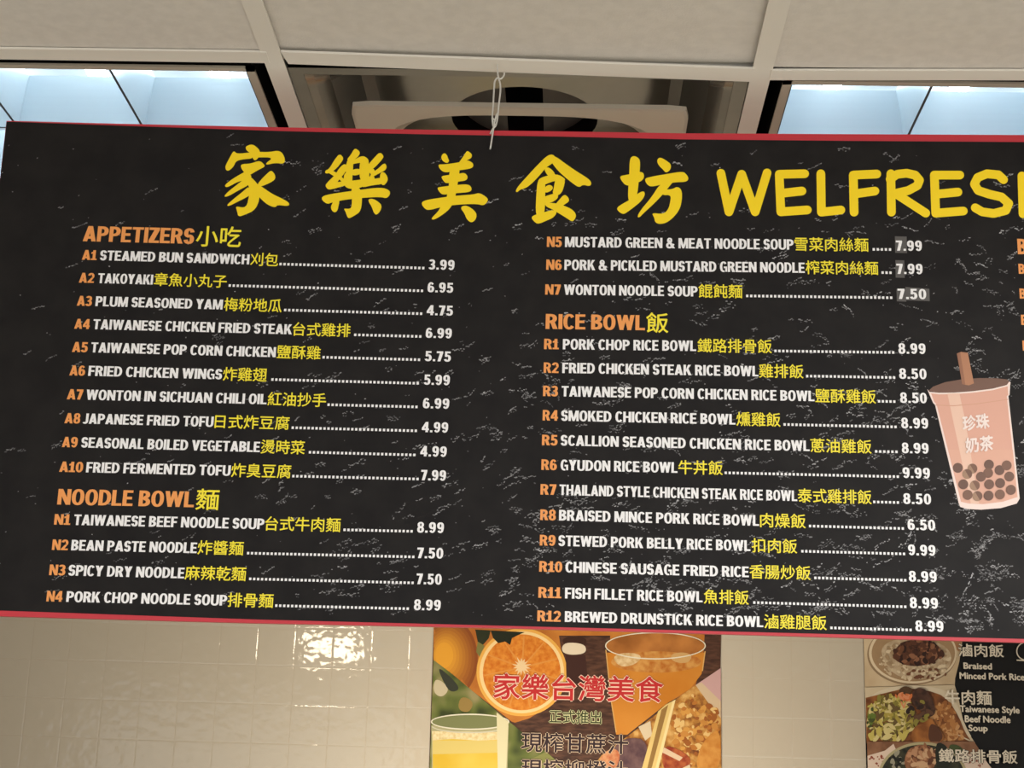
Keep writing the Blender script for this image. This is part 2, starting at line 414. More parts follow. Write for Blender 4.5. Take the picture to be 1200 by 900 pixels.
# ------------------------------------------------------------------ recessed louvred lights
def light(x0, x1, y0, y1, lab, rows=3, cols=3):
    t = thing('ceiling_light', lab, 'ceiling light', ((x0+x1)/2, (y0+y1)/2, ZC), 'recessed louvred lights')
    z = ZC+.001; fw = .011
    mb = MB()
    for a, b in (((x0, y0), (x1, y0+fw*.95)), ((x0, y1-fw), (x1, y1)), ((x0, y0), (x0+fw, y1)), ((x1-fw, y0), (x1, y1))):
        mb.box((a[0], a[1], z), (b[0], b[1], z+.003), M_FRAME)
    build(mb, 'frame', t)
    xi0, xi1, yi0, yi1 = x0+fw, x1-fw, y0+fw*.95, y1-fw
    mb = MB(); H = .15; zl = z+.003
    for a, b in (((xi0-.007, yi0-.007), (xi1+.007, yi0-.005)), ((xi0-.007, yi1+.005), (xi1+.007, yi1+.007)), ((xi0-.007, yi0-.005), (xi0-.005, yi1+.005)), ((xi1+.005, yi0-.005), (xi1+.007, yi1+.005))):  # black skirts, painting in the shade of the gap round the frame
        mb.box((a[0], a[1], zl), (b[0], b[1], z+H+.002), M_DARK)
                                                     # housing: sides and reflector top
    mb.box((xi0-.004, yi0-.004, zl), (xi0, yi1+.004, z+H), M_PAN); mb.box((xi1, yi0-.004, zl), (xi1+.004, yi1+.004, z+H), M_PAN)
    mb.box((xi0-.004, yi0-.004, zl), (xi1+.004, yi0, z+H), M_PAN); mb.box((xi0-.004, yi1, zl), (xi1+.004, yi1+.004, z+H), M_PAN)
    mb.box((xi0-.004, yi0-.004, z+H), (xi1+.004, yi1+.004, z+H+.004), M_PAN)
    build(mb, 'housing', t)
    cw, rd, BH = (xi1-xi0)/cols, (yi1-yi0)/rows, .074
    def prof(k): return .0011+.010*(k**1.7)                                # half thickness up the parabolic blade
    def blade(along, c, s0, s1, half=0):
        mb = MB(); N = 7; L = []; Rr = []
        for i in range(N+1):
            k = i/N; h = prof(k)
            L.append((c-h if half != 1 else c, z+.002+BH*k)); Rr.append((c+h if half != -1 else c, z+.002+BH*k))
        def P(q, s_): return (q[0], s_, q[1]) if along == 'y' else (s_, q[0], q[1])
        for side in (L, Rr):
            for i in range(N):
                mb.poly([P(side[i], s0), P(side[i+1], s0), P(side[i+1], s1), P(side[i], s1)], M_LOUV, False)
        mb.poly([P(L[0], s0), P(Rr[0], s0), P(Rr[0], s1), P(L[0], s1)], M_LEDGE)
        mb.poly([P(L[-1], s0), P(Rr[-1], s0), P(Rr[-1], s1), P(L[-1], s1)], M_LOUV)
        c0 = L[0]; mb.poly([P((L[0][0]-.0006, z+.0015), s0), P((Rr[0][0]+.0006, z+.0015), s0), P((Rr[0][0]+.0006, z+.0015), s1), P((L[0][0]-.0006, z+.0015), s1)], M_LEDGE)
        build(mb, 'louvre_blade', t)
    for i in range(cols+1): blade('y', xi0+cw*i, yi0, yi1, 1 if i == 0 else -1 if i == cols else 0)
    for j in range(rows+1): blade('x', yi0+rd*j, xi0, xi1, 1 if j == 0 else -1 if j == rows else 0)
    for i in range(cols):
        xc = xi0+cw*(i+.5)
        mb = MB(); mb.tube([(xc, yi0+.03, z+.108), (xc, yi1-.03, z+.108)], .0127, M_TUBE, 16); tb = build(mb, 'lamp_tube', t)
        mb = MB(); mb.box((xc-.014, yi0+.004, z+.085), (xc+.014, yi0+.029, z+.15), M_SOCK); build(mb, 'lamp_socket', t); mb = MB(); mb.box((xc-.014, yi1-.029, z+.085), (xc+.014, yi1-.004, z+.15), M_SOCK)
        build(mb, 'lamp_socket', t)
lx1 = on_z(308, 108, ZC).x; ly0 = on_z(150, 78.6, ZC).y
light(lx1-.553, lx1, ly0, YF-.02, 'recessed louvred fluorescent light above the appetizer end of the menu board')
rx0 = on_z(917, 100, ZC).x; ry0 = on_z(1050, 97.4, ZC).y
light(rx0, rx0+.553, ry0, YF-.02, 'recessed louvred fluorescent light above the yellow shop name on the board')

# ------------------------------------------------------------------ square plaque diffuser
vx0, vx1, vy0, vy1 = XL+.0135, XR-.0135, YBAR+.008, YF-.012
vc = ((vx0+vx1)/2, (vy0+vy1)/2)
t = thing('air_vent', 'square beige ceiling air diffuser behind the silver wire hook', 'air vent', (vc[0], vc[1], ZC))
mb = MB()                                                                   # coved back pan rising to a round neck
def sq(s_, z, n=64, rnd=.08):
    out = []
    for i in range(n):
        a = 2*PI*(i+.5)/n; c, q = math.cos(a), math.sin(a)
        e = 2/ (2+ (10 if s_ > .27 else 3 if s_ > .2 else 0)); 
        out.append((vc[0]+s_*math.copysign(abs(c)**e, c), vc[1]+s_*math.copysign(abs(q)**e, q), z))
    return out
HW = (vx1-vx0)/2
def square_ring(hx, hy, z, n=64):
    out = []
    for i in range(n):
        k = i/n*4; s_ = int(k); u = (k-s_)*2-1
        x, y = ((1, u), (-u, 1), (-1, -u), (u, -1))[s_]
        out.append((vc[0]+hx*x, vc[1]+hy*y, z))
    return out
def round_ring(r, z, n=64):
    out = []
    for i in range(n):
        k = i/n*4; s_ = int(k); u = (k-s_)*2-1
        x, y = ((1, u), (-u, 1), (-1, -u), (u, -1))[s_]; a = math.atan2(y, x)
        out.append((vc[0]+r*math.cos(a), vc[1]+r*math.sin(a), z))
    return out
HY = (vy1-vy0)/2
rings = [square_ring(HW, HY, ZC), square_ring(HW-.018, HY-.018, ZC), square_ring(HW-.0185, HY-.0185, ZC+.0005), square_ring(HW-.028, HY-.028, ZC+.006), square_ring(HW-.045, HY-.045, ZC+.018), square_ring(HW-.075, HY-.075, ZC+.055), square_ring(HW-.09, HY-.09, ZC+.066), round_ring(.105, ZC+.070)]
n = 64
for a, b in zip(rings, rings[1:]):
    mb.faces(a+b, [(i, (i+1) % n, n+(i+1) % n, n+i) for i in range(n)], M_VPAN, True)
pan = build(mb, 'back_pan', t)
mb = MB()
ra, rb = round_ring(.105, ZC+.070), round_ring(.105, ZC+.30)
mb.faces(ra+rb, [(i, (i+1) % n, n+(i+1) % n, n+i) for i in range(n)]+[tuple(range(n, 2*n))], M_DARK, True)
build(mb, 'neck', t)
mb = MB()                                                                   # plate with rounded corners and a round dished opening
pz = ZC-.016
PH = .221
def sup_ring(r, z, n=64):
    out = []
    for p in round_ring(1, z, n):
        c, q = p[0]-vc[0], p[1]-vc[1]; k = (abs(c)**3.4+abs(q)**3.4)**(-1/3.4)
        out.append((vc[0]+r*c*k, vc[1]+r*q*k, z))
    return out
def rsq(h, z, r=.014, n=64):
    out = []
    for i in range(n):
        k = i/n*4; s_ = int(k); u = (k-s_)*2-1
        x, y = ((1, u), (-u, 1), (-1, -u), (u, -1))[s_]
        X, Y = h*x, h*y; cx, cy2 = math.copysign(h-r, X), math.copysign(h-r, Y)
        if abs(X) > h-r and abs(Y) > h-r:
            dx, dy = X-cx, Y-cy2; L = math.hypot(dx, dy); X, Y = cx+dx/L*r, cy2+dy/L*r
        out.append((vc[0]+X, vc[1]+Y, z))
    return out
rr = [rsq(PH, pz+.006), rsq(PH, pz), rsq(PH-.004, pz-.001), sup_ring(.197, pz-.001), sup_ring(.191, pz+.003), sup_ring(.178, pz+.012), sup_ring(.176, pz+.013), sup_ring(.190, pz+.008), rsq(PH, pz+.006)]
for a, b in zip(rr, rr[1:]):
    mb.faces(a+b, [(i, (i+1) % n, n+(i+1) % n, n+i) for i in range(n)], M_VPLATE, False)
build(mb, 'face_plate', t)
for k in range(2):
    mb = MB(); a = PI/4+PI/2*k; c, q = math.cos(a), math.sin(a)
    mb.tube([(vc[0]+.20*c*1.2, vc[1]+.20*q*1.2, pz+.004), (vc[0]+.24*c*1.2, vc[1]+.24*q*1.2, ZC+.06)], .004, M_VPLATE)
    build(mb, 'hanger', t)
                                                                 # damper blades inside the neck
for k in (-1, 1):
    mb = MB(); pts = ell(0, 0, 0.088, .095, 24, -80, 80)
    mb.prism([(vc[0]+k*(.012+p[0]*.95), vc[1]+p[1], ZC+.085+.02*abs(p[0])/.14) for p in pts], (0, 0, .003), mat('damper_dark', (58, 54, 50), .5))
    build(mb, 'damper', t)

# ------------------------------------------------------------------ menu board
BB = on_y(600, 735, YB)
board = thing('menu_board', 'long black slate-look menu board with red edges hanging below the ceiling', 'menu board', (BB.x, YB, BB.z))
top_px = [(7.5, 141.5), (120, 144.5), (333, 149.3), (500, 152), (660, 154), (800, 156.2), (1000, 157.2), (1200, 158.2), (1500, 160.5), (1800, 163), (2230, 167)]
bot_px = [(2290, 792), (1800, 775), (1500, 763.5), (1200, 753), (900, 744.6), (600, 736.2), (300, 730.2), (0, 722.0), (-57, 720.5)]
mb = MB()
mb.prism([on_y(x, y, YB) for x, y in top_px+bot_px], (0, .006, 0), M_RED)
panel = build(mb, 'panel', board, 'red edged backing panel')
fl = Flat('board', YB, .0002)
tp = [(7.7, 142.5), (120, 146.6), (333, 153.8), (500, 157.5), (660, 160.2), (800, 163.4), (1000, 165.2), (1200, 166.5), (1500, 168.8), (1800, 171.5), (2226, 175)]
bp_ = [(2284, 786), (1800, 769), (1500, 758), (1200, 748.8), (900, 741.2), (600, 733.6), (300, 726), (0, 715.5), (-56.6, 713.8)]
fl.put(tp+bp_, M_SLATE)
vr = random.Random(21)
def density(x, y):
    u, v = min(1, max(0, x/1200)), min(1, max(0, (y-150)/590))
    return .03+(.09+1.0*v**1.15)*min(1, u*1.1+.02)**1.15
def edge_top(x): return 148+.02*x
def edge_bot(x): return 711+.0305*x
def fleck(x, y, l, w_, th, m):
    c, q = math.cos(th), math.sin(th); fl.h = .00024+vr.random()*.00006
    fl.put([(x+l*a_*c-w_*b_*q, y+l*a_*q+w_*b_*c) for a_, b_ in ((1, .1), (.4, .9), (-.5, .8), (-1, -.1), (-.4, -.9), (.6, -.8))], m, 0)
n_ = 0
while n_ < 2900:
    x, y = vr.uniform(-40, 2200), vr.uniform(150, 790)
    if not edge_top(x)+6 < y < edge_bot(x)-5 or vr.random() > density(x, y): continue
    if mnoise.noise(V((x/55+y/90, y/24, 3.1)))+.5*mnoise.noise(V((x/23, y/17, 8.2))) < -.06: continue
    n_ += 1; u = min(1, max(0, x/1200)); v = (y-150)/590
    th = -math.radians(vr.gauss(19, 7)) if u < .5 else -math.radians(vr.gauss(6, 20*u)); cv = vr.gauss(0, .03 if u < .5 else .075)
    cnt = int(vr.uniform(3, 9+5*u*v)); st_ = vr.uniform(1.5, 2.5); double = vr.random() < .3+.4*u*v; br = vr.random()
    for k in range(cnt):
        if edge_top(x)+4 < y < edge_bot(x)-4 and vr.random() < .86:
            m = M_FLECK[min(2, int(vr.random()*1.2+br*1.5*(.55+.45*u)))]
            fleck(x, y+vr.gauss(0, .7+.6*u*v), vr.uniform(.7, 1.9), vr.uniform(.45, .95), th+vr.gauss(0, .25), m)
            if double and vr.random() < .7: fleck(x+vr.gauss(1, 1), y+vr.uniform(1.6, 3.6), vr.uniform(.6, 1.5), vr.uniform(.4, .75), th+vr.gauss(0, .4), M_FLECK[int(vr.random()*2)])
        x += st_*math.cos(th); y += st_*math.sin(th); th += cv*vr.uniform(.3, 1.6)
for i in range(1500):
    x, y = vr.uniform(-40, 2200), vr.uniform(150, 790)
    if not edge_top(x)+4 < y < edge_bot(x)-4 or vr.random() > .25+density(x, y): continue
    fleck(x, y, vr.uniform(.5, 1.2), vr.uniform(.4, .8), vr.uniform(-1, .4), M_FLECK[int(vr.random()*2.3)])
fl.h = .0003
build(fl, 'slate_print', board, 'black printed face with pale broken veins')

def brush(o, sc, strokes):
    fl = Flat('board', YB, .0005)
    for s_ in strokes: fl.put(chaikin([(o[0]+x/sc, o[1]+y/sc) for x, y in s_]), M_TITLE, .00001)
    build(fl, 'title_character', board)
brush((255, 162), 10, [
 [(335,95),(400,70),(455,100),(500,150),(490,220),(440,270),(410,235),(405,185),(350,155),(328,120)],
 [(190,145),(225,185),(370,170),(410,165),(420,240),(300,248),(215,270),(190,335),(120,395),(85,350),(110,290),(150,215)],
 [(400,165),(470,160),(600,165),(735,142),(790,225),(785,305),(680,290),(575,315),(565,295),(655,228),(470,225),(400,240)],
 [(265,305),(390,300),(490,262),(540,300),(560,335),(480,372),(370,440),(340,430),(285,370)],
 [(340,390),(410,450),(360,490),(250,505),(130,572),(90,575),(88,545),(180,475),(300,405)],
 [(330,460),(390,540),(250,610),(130,682),(70,690),(120,630),(230,545),(300,490)],
 [(370,560),(410,650),(340,695),(230,750),(130,800),(108,785),(180,720),(300,625)],
 [(330,410),(420,480),(485,560),(497,650),(482,760),(430,850),(330,895),(245,925),(230,860),(210,795),(300,818),(345,790),(365,700),(385,600),(320,480)],
 [(460,540),(600,395),(640,380),(685,450),(660,505),(490,580)],
 [(420,510),(520,570),(640,655),(760,710),(845,760),(835,800),(700,782),(680,815),(600,790),(530,735),(480,680),(420,620)]])
brush((373, 168), 10, [
 [(250,120),(297,170),(280,215),(195,320),(90,365),(75,325),(130,300),(190,195)],
 [(300,240),(340,260),(330,330),(215,460),(230,500),(130,555),(80,505),(100,465),(200,370),(240,300)],
 [(120,500),(215,455),(340,440),(340,490),(300,500),(130,550)],
 [(85,325),(180,320),(250,375),(330,440),(300,490),(250,420),(180,385)],
 [(300,360),(345,340),(350,470),(300,460)],
 [(440,60),(500,110),(450,180),(360,215),(335,190),(380,140),(415,75)],
 [(360,180),(412,215),(408,300),(400,400),(400,490),(325,490),(322,240)],
 [(335,210),(430,190),(520,143),(585,180),(595,240),(490,228),(408,245),(335,265)],
 [(484,200),(560,170),(597,220),(602,420),(560,455),(482,440)],
 [(390,308),(500,296),(500,368),(390,384)],
 [(330,450),(400,438),(490,428),(610,400),(590,480),(490,525),(370,540),(300,500)],
 [(720,100),(770,150),(750,190),(660,290),(585,335),(585,250),(640,190)],
 [(775,226),(805,270),(790,315),(740,340),(660,385),(600,410),(620,350),(690,310)],
 [(730,340),(780,340),(820,410),(805,460),(765,500),(730,470),(720,420)],
 [(590,300),(640,290),(670,330),(640,380),(600,350)],
 [(590,390),(650,380),(665,420),(640,440),(590,440)],
 [(490,450),(640,420),(760,400),(765,480),(640,492),(500,525)],
 [(36,640),(80,608),(250,580),(500,545),(740,516),(835,550),(845,600),(800,650),(740,630),(520,640),(300,665),(160,695),(110,715),(55,680)],
 [(390,525),(430,505),(495,530),(495,590),(390,590)],
 [(395,560),(512,560),(512,720),(490,805),(440,840),(362,885),(338,860),(320,800),(295,765),(370,772),(395,740)],
 [(160,665),(252,650),(242,720),(225,795),(190,815),(155,785),(147,740),(172,700)],
 [(575,660),(640,648),(710,690),(745,730),(732,790),(685,845),(652,820),(630,750)]])
brush((490, 172), 10, [
 [(270,110),(305,72),(338,95),(352,140),(366,170),(340,195),(300,178),(276,150)],
 [(580,46),(636,90),(622,138),(560,165),(500,215),(465,205),(520,130),(558,68)],
 [(230,207),(300,210),(480,185),(580,156),(642,190),(650,230),(620,258),(500,275),(370,298),(310,303),(258,270)],
 [(365,260),(488,255),(480,330),(465,430),(440,560),(430,630),(325,630),(345,550),(365,420)],
 [(265,348),(330,335),(480,318),(545,304),(585,350),(567,398),(470,410),(330,434),(298,405)],
 [(220,483),(260,473),(400,455),(590,436),(633,490),(612,534),(450,545),(300,567),(258,545)],
 [(35,660),(80,628),(250,600),(450,575),(660,560),(715,540),(802,590),(825,630),(770,695),(690,670),(450,680),(280,705),(120,750),(68,720)],
 [(280,670),(410,665),(370,730),(300,790),(200,853),(155,855),(168,825),(240,755)],
 [(495,720),(530,690),(590,698),(662,750),(690,800),(672,862),(620,895),(568,850),(545,785)]])
brush((602, 176), 9.474, [
 [(390,44),(465,60),(440,145),(360,192),(280,292),(180,392),(120,428),(70,440),(40,470),(18,458),(50,400),(150,290),(270,160)],
 [(380,50),(470,72),(570,148),(700,238),(832,318),(868,370),(842,405),(770,383),(730,415),(680,390),(580,310),(500,240),(420,140)],
 [(335,220),(370,186),(422,213),(465,270),(445,310),(390,300)],
 [(265,340),(310,300),(352,340),(350,500),(345,700),(300,765),(242,725),(250,500)],
 [(270,330),(330,294),(480,262),(575,318),(562,352),(470,335),(350,382),(280,410)],
 [(468,290),(576,315),(552,430),(527,480),(490,505),(428,490),(445,420)],
 [(345,408),(400,382),(440,410),(422,452),(340,482)],
 [(325,525),(400,495),(490,475),(494,535),(440,572),(400,588),(325,595)],
 [(335,585),(480,590),(560,618),(650,658),(695,715),(684,762),(650,800),(590,757),(480,690),(420,655),(360,628)],
 [(560,490),(604,520),(620,570),(560,607),(480,665),(430,645),(490,570)],
 [(190,745),(250,713),(340,690),(440,662),(485,690),(440,752),(370,782),(270,825),(226,795)]])
brush((720, 178), 10, [
 [(178,85),(220,46),(272,63),(304,105),(295,250),(282,380),(268,500),(230,610),(158,580),(163,400),(175,250)],
 [(60,285),(150,270),(300,232),(345,250),(348,310),(310,348),(230,378),(140,404),(82,340)],
 [(25,660),(80,618),(180,563),(270,493),(342,455),(362,500),(322,572),(240,642),(150,708),(105,735),(48,702)],
 [(495,100),(535,60),(622,112),(665,150),(658,212),(605,250),(572,212),(517,160)],
 [(353,320),(400,298),(600,263),(800,230),(843,263),(873,315),(842,354),(720,357),(560,382),(430,414),(378,382)],
 [(545,360),(700,340),(640,410),(560,510),(450,622),(350,712),(290,775),(265,758),(318,670),(430,540)],
 [(550,445),(680,440),(730,407),(785,438),(795,530),(773,662),(702,762),(612,833),(530,850),(477,828),(467,772),(434,715),(570,732),(630,680),(655,590),(662,505),(560,512)]])
def word(strokes, o=(820, 150), sc=3.158, wd=10.2):
    fl = Flat('board', YB, .0005)
    for s_ in strokes: fl.stroke([(o[0]+x/sc, o[1]+y/sc) for x, y in s_], wd, M_TITLE)
    build(fl, 'title_letter', board)
for L in ([[(78,168),(108,311)],[(108,311),(155,172)],[(155,172),(205,311)],[(205,311),(249,167)]],
          [[(294,172),(300,311)],[(294,172),(388,170)],[(298,243),(378,234)],[(300,311),(398,304)]],
          [[(448,170),(450,312),(522,304)]],
          [[(568,175),(571,312)],[(568,175),(655,171)],[(571,245),(648,234)]],
          [[(707,170),(709,312)],[(704,190),(730,172),(765,168),(797,175),(813,194),(805,214),(772,232),(724,243)],[(724,243),(836,316)]],
          [[(868,175),(873,316)],[(868,175),(962,175)],[(872,246),(955,238)],[(873,316),(975,308)]],
          [[(1124,192),(1105,174),(1062,170),(1028,184),(1016,208),(1030,232),(1072,246),(1116,256),(1143,280),(1132,306),(1087,317),(1045,311),(1019,296)]],
          [[(1192,178),(1196,318)],[(1194,246),(1300,242)],[(1300,178),(1304,318)]]): word(L)

def line(no, name, zh, price, nx, mx_, zx, dx, px, yl, yr, cap, kind='menu_line', cm=M_WHITE):
    fl = Flat('board', YB, .0005); xa, xb = nx[0], px[1]
    def by(x): return yl+(yr-yl)*(x-xa)/(xb-xa)
    lay(fl, caps(no), nx[0], nx[1], by(nx[0]), by(nx[1]), cap, M_ORG)
    lay(fl, caps(name), mx_[0], mx_[1], by(mx_[0]), by(mx_[1]), cap, M_WHITE)
    q, _ = glyphs(zh, .011); lay(fl, q, zx[0]+.3, zx[1], by(zx[0])+1.6, by(zx[1])+1.6, cap*1.36, M_YEL)
    k = max(2, round((dx[1]-dx[0]-2.8)/4.66)+1); st = (dx[1]-dx[0]-2.8)/(k-1)
    fl.h += .00003
    for i in range(k):
        x = dx[0]+st*i; lay(fl, [rc(0, 0, 1, 1)], x, x+2.7, by(x)+.2, by(x)+.2, 3.0, M_WHITE, 0)
    lay(fl, caps(price, .10), px[0], px[1], by(px[0]), by(px[1]), cap*1.0, M_WHITE)
    build(fl, kind, board)
def head(txt, zh, hx, zx, yl, yr, cap):
    fl = Flat('board', YB, .0005); s_ = (yr-yl)/(hx[1]-hx[0])
    lay(fl, caps(txt, .045), hx[0], hx[1], yl, yr, cap, M_ORG)
    q, _ = glyphs(zh, .012); lay(fl, q, zx[0], zx[1], yr+s_*(zx[0]-hx[1])+3, yr+s_*(zx[1]-hx[1])+3, cap*1.36, M_YEL)
    build(fl, 'menu_heading', board)
head('APPETIZERS', '小吃', (97, 227), (229, 282), 282.8, 286, 18)
head('NOODLE BOWL', '麵', (67, 227), (228.8, 256), 591.3, 594.6, 18.4)
head('RICE BOWL', '飯', (639.3, 755.8), (757, 783.3), 385.6, 387.2, 17.6)
ROWS = [
('A1','STEAMED BUN SANDWICH','刈包','3.99',(96,113),(117,292),(292.7,325.8),(327.5,497.5),(502.5,532.5),304.5,317,11.6),
('A2','TAKOYAKI','章魚小丸子','6.95',(92.5,110),(114.5,179),(180,265.5),(268,496),(501,531),331.3,343.7,11.6),
('A3','PLUM SEASONED YAM','梅粉地瓜','4.75',(90,107.5),(111.8,260.8),(262,330),(333,495),(500,530.7),358.3,370.5,11.6),
('A4','TAIWANESE CHICKEN FRIED STEAK','台式雞排','6.99',(87,105),(108.8,341.8),(342.5,410.5),(415,494),(498.8,529.3),385.3,397,11.7),
('A5','TAIWANESE POP CORN CHICKEN','鹽酥雞','5.75',(84.3,102.5),(106.3,323),(323.8,375.5),(378,492.5),(498,528.3),412.5,424.3,11.8),
('A6','FRIED CHICKEN WINGS','炸雞翅','5.99',(81.3,99.5),(103.3,260),(260.8,312.5),(318,491),(496.8,527),440,452,11.9),
('A7','WONTON IN SICHUAN CHILI OIL','紅油抄手','6.99',(78.3,96.8),(100.8,312.3),(313,381.8),(383.8,489.5),(495.5,526.3),468,479.5,12),
('A8','JAPANESE FRIED TOFU','日式炸豆腐','4.99',(75.5,93.8),(97,250),(251,338.8),(341.8,488.8),(494.3,525),496,507.5,12),
('A9','SEASONAL BOILED VEGETABLE','燙時菜','4.99',(72.5,90.5),(95,304.5),(305,357),(362,487),(492.5,523.3),524,535.8,12.1),
('A10','FRIED FERMENTED TOFU','炸臭豆腐','7.99',(69.3,97),(100.8,270),(270.5,340.8),(342.5,490.8),(493.3,522.5),553,563.8,12.2),
('N1','TAIWANESE BEEF NOODLE SOUP','台式牛肉麵','8.99',(63.3,82),(86.3,309.5),(310,398.8),(402.5,483.8),(488.8,520),614.8,625,12.4),
('N2','BEAN PASTE NOODLE','炸醬麵','7.50',(60.8,79.5),(83.3,230.5),(231,285),(289.5,485.8),(488.8,519.3),644.5,655,12.4),
('N3','SPICY DRY NOODLE','麻辣乾麵','7.50',(57.5,76.3),(80,215.8),(216,288),(292,485),(488,517.5),674,685.5,12.5),
('N4','PORK CHOP NOODLE SOUP','排骨麵','8.99',(54.3,73),(77.5,265.8),(266,320),(322.5,479.3),(485,516.3),704.8,715.8,12.5),
('N5','MUSTARD GREEN & MEAT NOODLE SOUP','雪菜肉絲麵','7.99',(640.8,658.3),(662,930),(930.8,1017.8),(1022.4,1044.2),(1049.8,1080.2),289.5,294.6,12),
('N6','PORK & PICKLED MUSTARD GREEN NOODLE','榨菜肉絲麵','7.99',(640,658.3),(661.3,943),(943.6,1029.2),(1032.8,1044.8),(1050.4,1081),316.3,321.8,12),
('N7','WONTON NOODLE SOUP','餛飩麵','7.50',(638.8,657),(660.8,817.5),(818,870),(874.2,1045.6),(1051.8,1085.3),345.3,351.2,12),
('R1','PORK CHOP RICE BOWL','鐵路排骨飯','8.99',(637.5,654.5),(659.5,815.8),(817,904.5),(907.3,1047.9),(1052.7,1084.4),409.3,415.3,12.2),
('R2','FRIED CHICKEN STEAK RICE BOWL','雞排飯','8.50',(637,654.5),(658.8,888.8),(889,941.6),(944.4,1049),(1053.5,1085.6),437,444.8,12.2),
('R3','TAIWANESE POP CORN CHICKEN RICE BOWL','鹽酥雞飯','8.50',(636.3,653.8),(658,954.4),(955,1026.6),(1028.6,1049.3),(1054.7,1086),464.3,473,12.2),
('R4','SMOKED CHICKEN RICE BOWL','燻雞飯','8.99',(635.8,653.8),(657.5,861.8),(862.5,914.7),(918,1050.7),(1056,1087.5),492.8,502.8,12.3),
('R5','SCALLION SEASONED CHICKEN RICE BOWL','蔥油雞飯','8.99',(635,653.3),(657,948.7),(949.3,1021.5),(1025.2,1051.8),(1056.7,1088),521.8,532,12.3),
('R6','GYUDON RICE BOWL','牛丼飯','9.99',(634.3,652.5),(656.8,793.8),(794.5,847),(849,1053.3),(1057.5,1089.5),550.7,561.2,12.4),
('R7','THAILAND STYLE CHICKEN STEAK RICE BOWL','泰式雞排飯','8.50',(633.3,651.8),(655.5,934.2),(934.5,1021.5),(1023,1053.5),(1058.4,1091),579.7,591.5,12.4),
('R8','BRAISED MINCE PORK RICE BOWL','肉燥飯','6.50',(633,651.3),(655,889.5),(890.3,944.2),(947.8,1059.2),(1063.5,1095.8),609.5,622,12.5),
('R9','STEWED PORK BELLY RICE BOWL','扣肉飯','9.99',(632.5,650.8),(654.3,879.3),(880.4,934.2),(938.8,1060.6),(1064,1096),639.3,651.7,12.5),
('R10','CHINESE SAUSAGE FRIED RICE','香腸炒飯','8.99',(631.8,658.8),(662.5,877.5),(877.9,950),(954,1062),(1064.9,1097.5),670,682.6,12.5),
('R11','FISH FILLET RICE BOWL','魚排飯','8.99',(630.8,657.5),(662,823.3),(824.3,877.5),(882.5,1062),(1066,1098.9),700.5,713.7,12.6),
('R12','BREWED DRUNSTICK RICE BOWL','滷雞腿飯','8.99',(629.5,657),(661.8,894.4),(894.9,968.8),(972.8,1068.3),(1072.5,1105.4),728,740.8,12.6),
]
for r in ROWS: line(*r)
# first letters of the next column, at the picture's edge
for x0, y0, c in ((1192.8, 298, 18), (1193.8, 321, 11.8), (1195, 350, 11.8), (1196.8, 380.8, 11.8), (1198.6, 411, 11.8)):
    fl = Flat('board', YB, .0005); lay(fl, caps('B'), x0, x0+c*.62, y0, y0+.2, c, M_ORG); build(fl, 'menu_heading' if c > 15 else 'menu_letter', board)
for q in ([(1048.6, 277), (1062.4, 277.4), (1062.9, 296.8), (1049, 296.4)], [(1049.2, 305), (1059.6, 305.3), (1060.2, 325.8), (1049.6, 325.4)],
          [(1050.5, 338.7), (1061.6, 338.6), (1062.0, 353.6), (1051, 353.2)], [(1061, 336.4), (1089, 338.6), (1089.4, 353), (1061.6, 352)]):
    fl = Flat('board', YB, .00035); fl.put(q, M_STK); build(fl, 'price_sticker', board, 'small grey correction sticker under a price')

# printed bubble tea cup
def cu(u, v): return (1070+u/4.285, 400+v/4.285)
def CU(p): return [cu(*q) for q in p]
fl = Flat('board', YB, .0005)
P = lambda n_, c: mat('print_'+n_, c, .45)
rim_t = [(76,250),(100,228),(160,206),(240,192),(330,185),(420,186),(470,192),(487,205)]
fl.put(CU(rim_t+[(470,222),(400,238),(300,252),(200,258),(120,258)]), P('cocoa', (112, 78, 62)))
fl.put(CU([(70,240),(82,254),(130,259),(205,258),(300,251),(400,238),(470,220),(482,203),(489,206),(487,220),(484,270),(478,275),(535,790),(520,815),(440,838),(340,846),(270,842),(236,832),(228,812),(110,320),(100,310)]), P('cup_rim', (242, 222, 215)))
fl.put(CU([(90,262),(130,267),(205,266),(300,259),(400,246),(474,226),(477,270),(470,275),(524,782),(450,806),(350,818),(280,815),(240,806),(118,318),(106,304)]), P('milk_tea', (222, 168, 148)))
fl.put(CU([(180,545),(500,545),(524,782),(450,806),(350,818),(280,815),(240,806)]), P('milk_tea_low', (224, 172, 150)))
fl.put(CU([(172,264),(232,262),(262,400),(330,815),(290,816),(205,420)]), P('sheen', (235, 196, 175)))
fl.put(CU([(112,318),(200,322),(320,312),(476,290),(476,294),(320,317),(200,327),(113,323)]), P('band', (214, 160, 136)))
pic = build(fl, 'bubble_tea_picture', board, 'printed pink milk tea cup with dark pearls')
h0 = fl.h
def sub(fn, name, dh=.00003):
    global h0
    f2 = Flat('board', YB, h0); fn(f2); h0 = f2.h; return build(f2, name, pic)
def straw(f):
    f.put(CU([(219,62),(240,54),(274,58),(305,212),(280,222),(246,216)]), P('straw', (176, 122, 88)))
    f.put(CU([(219,62),(236,55),(262,220),(246,216)]), P('straw_dark', (150, 100, 72)))
sub(straw, 'straw')
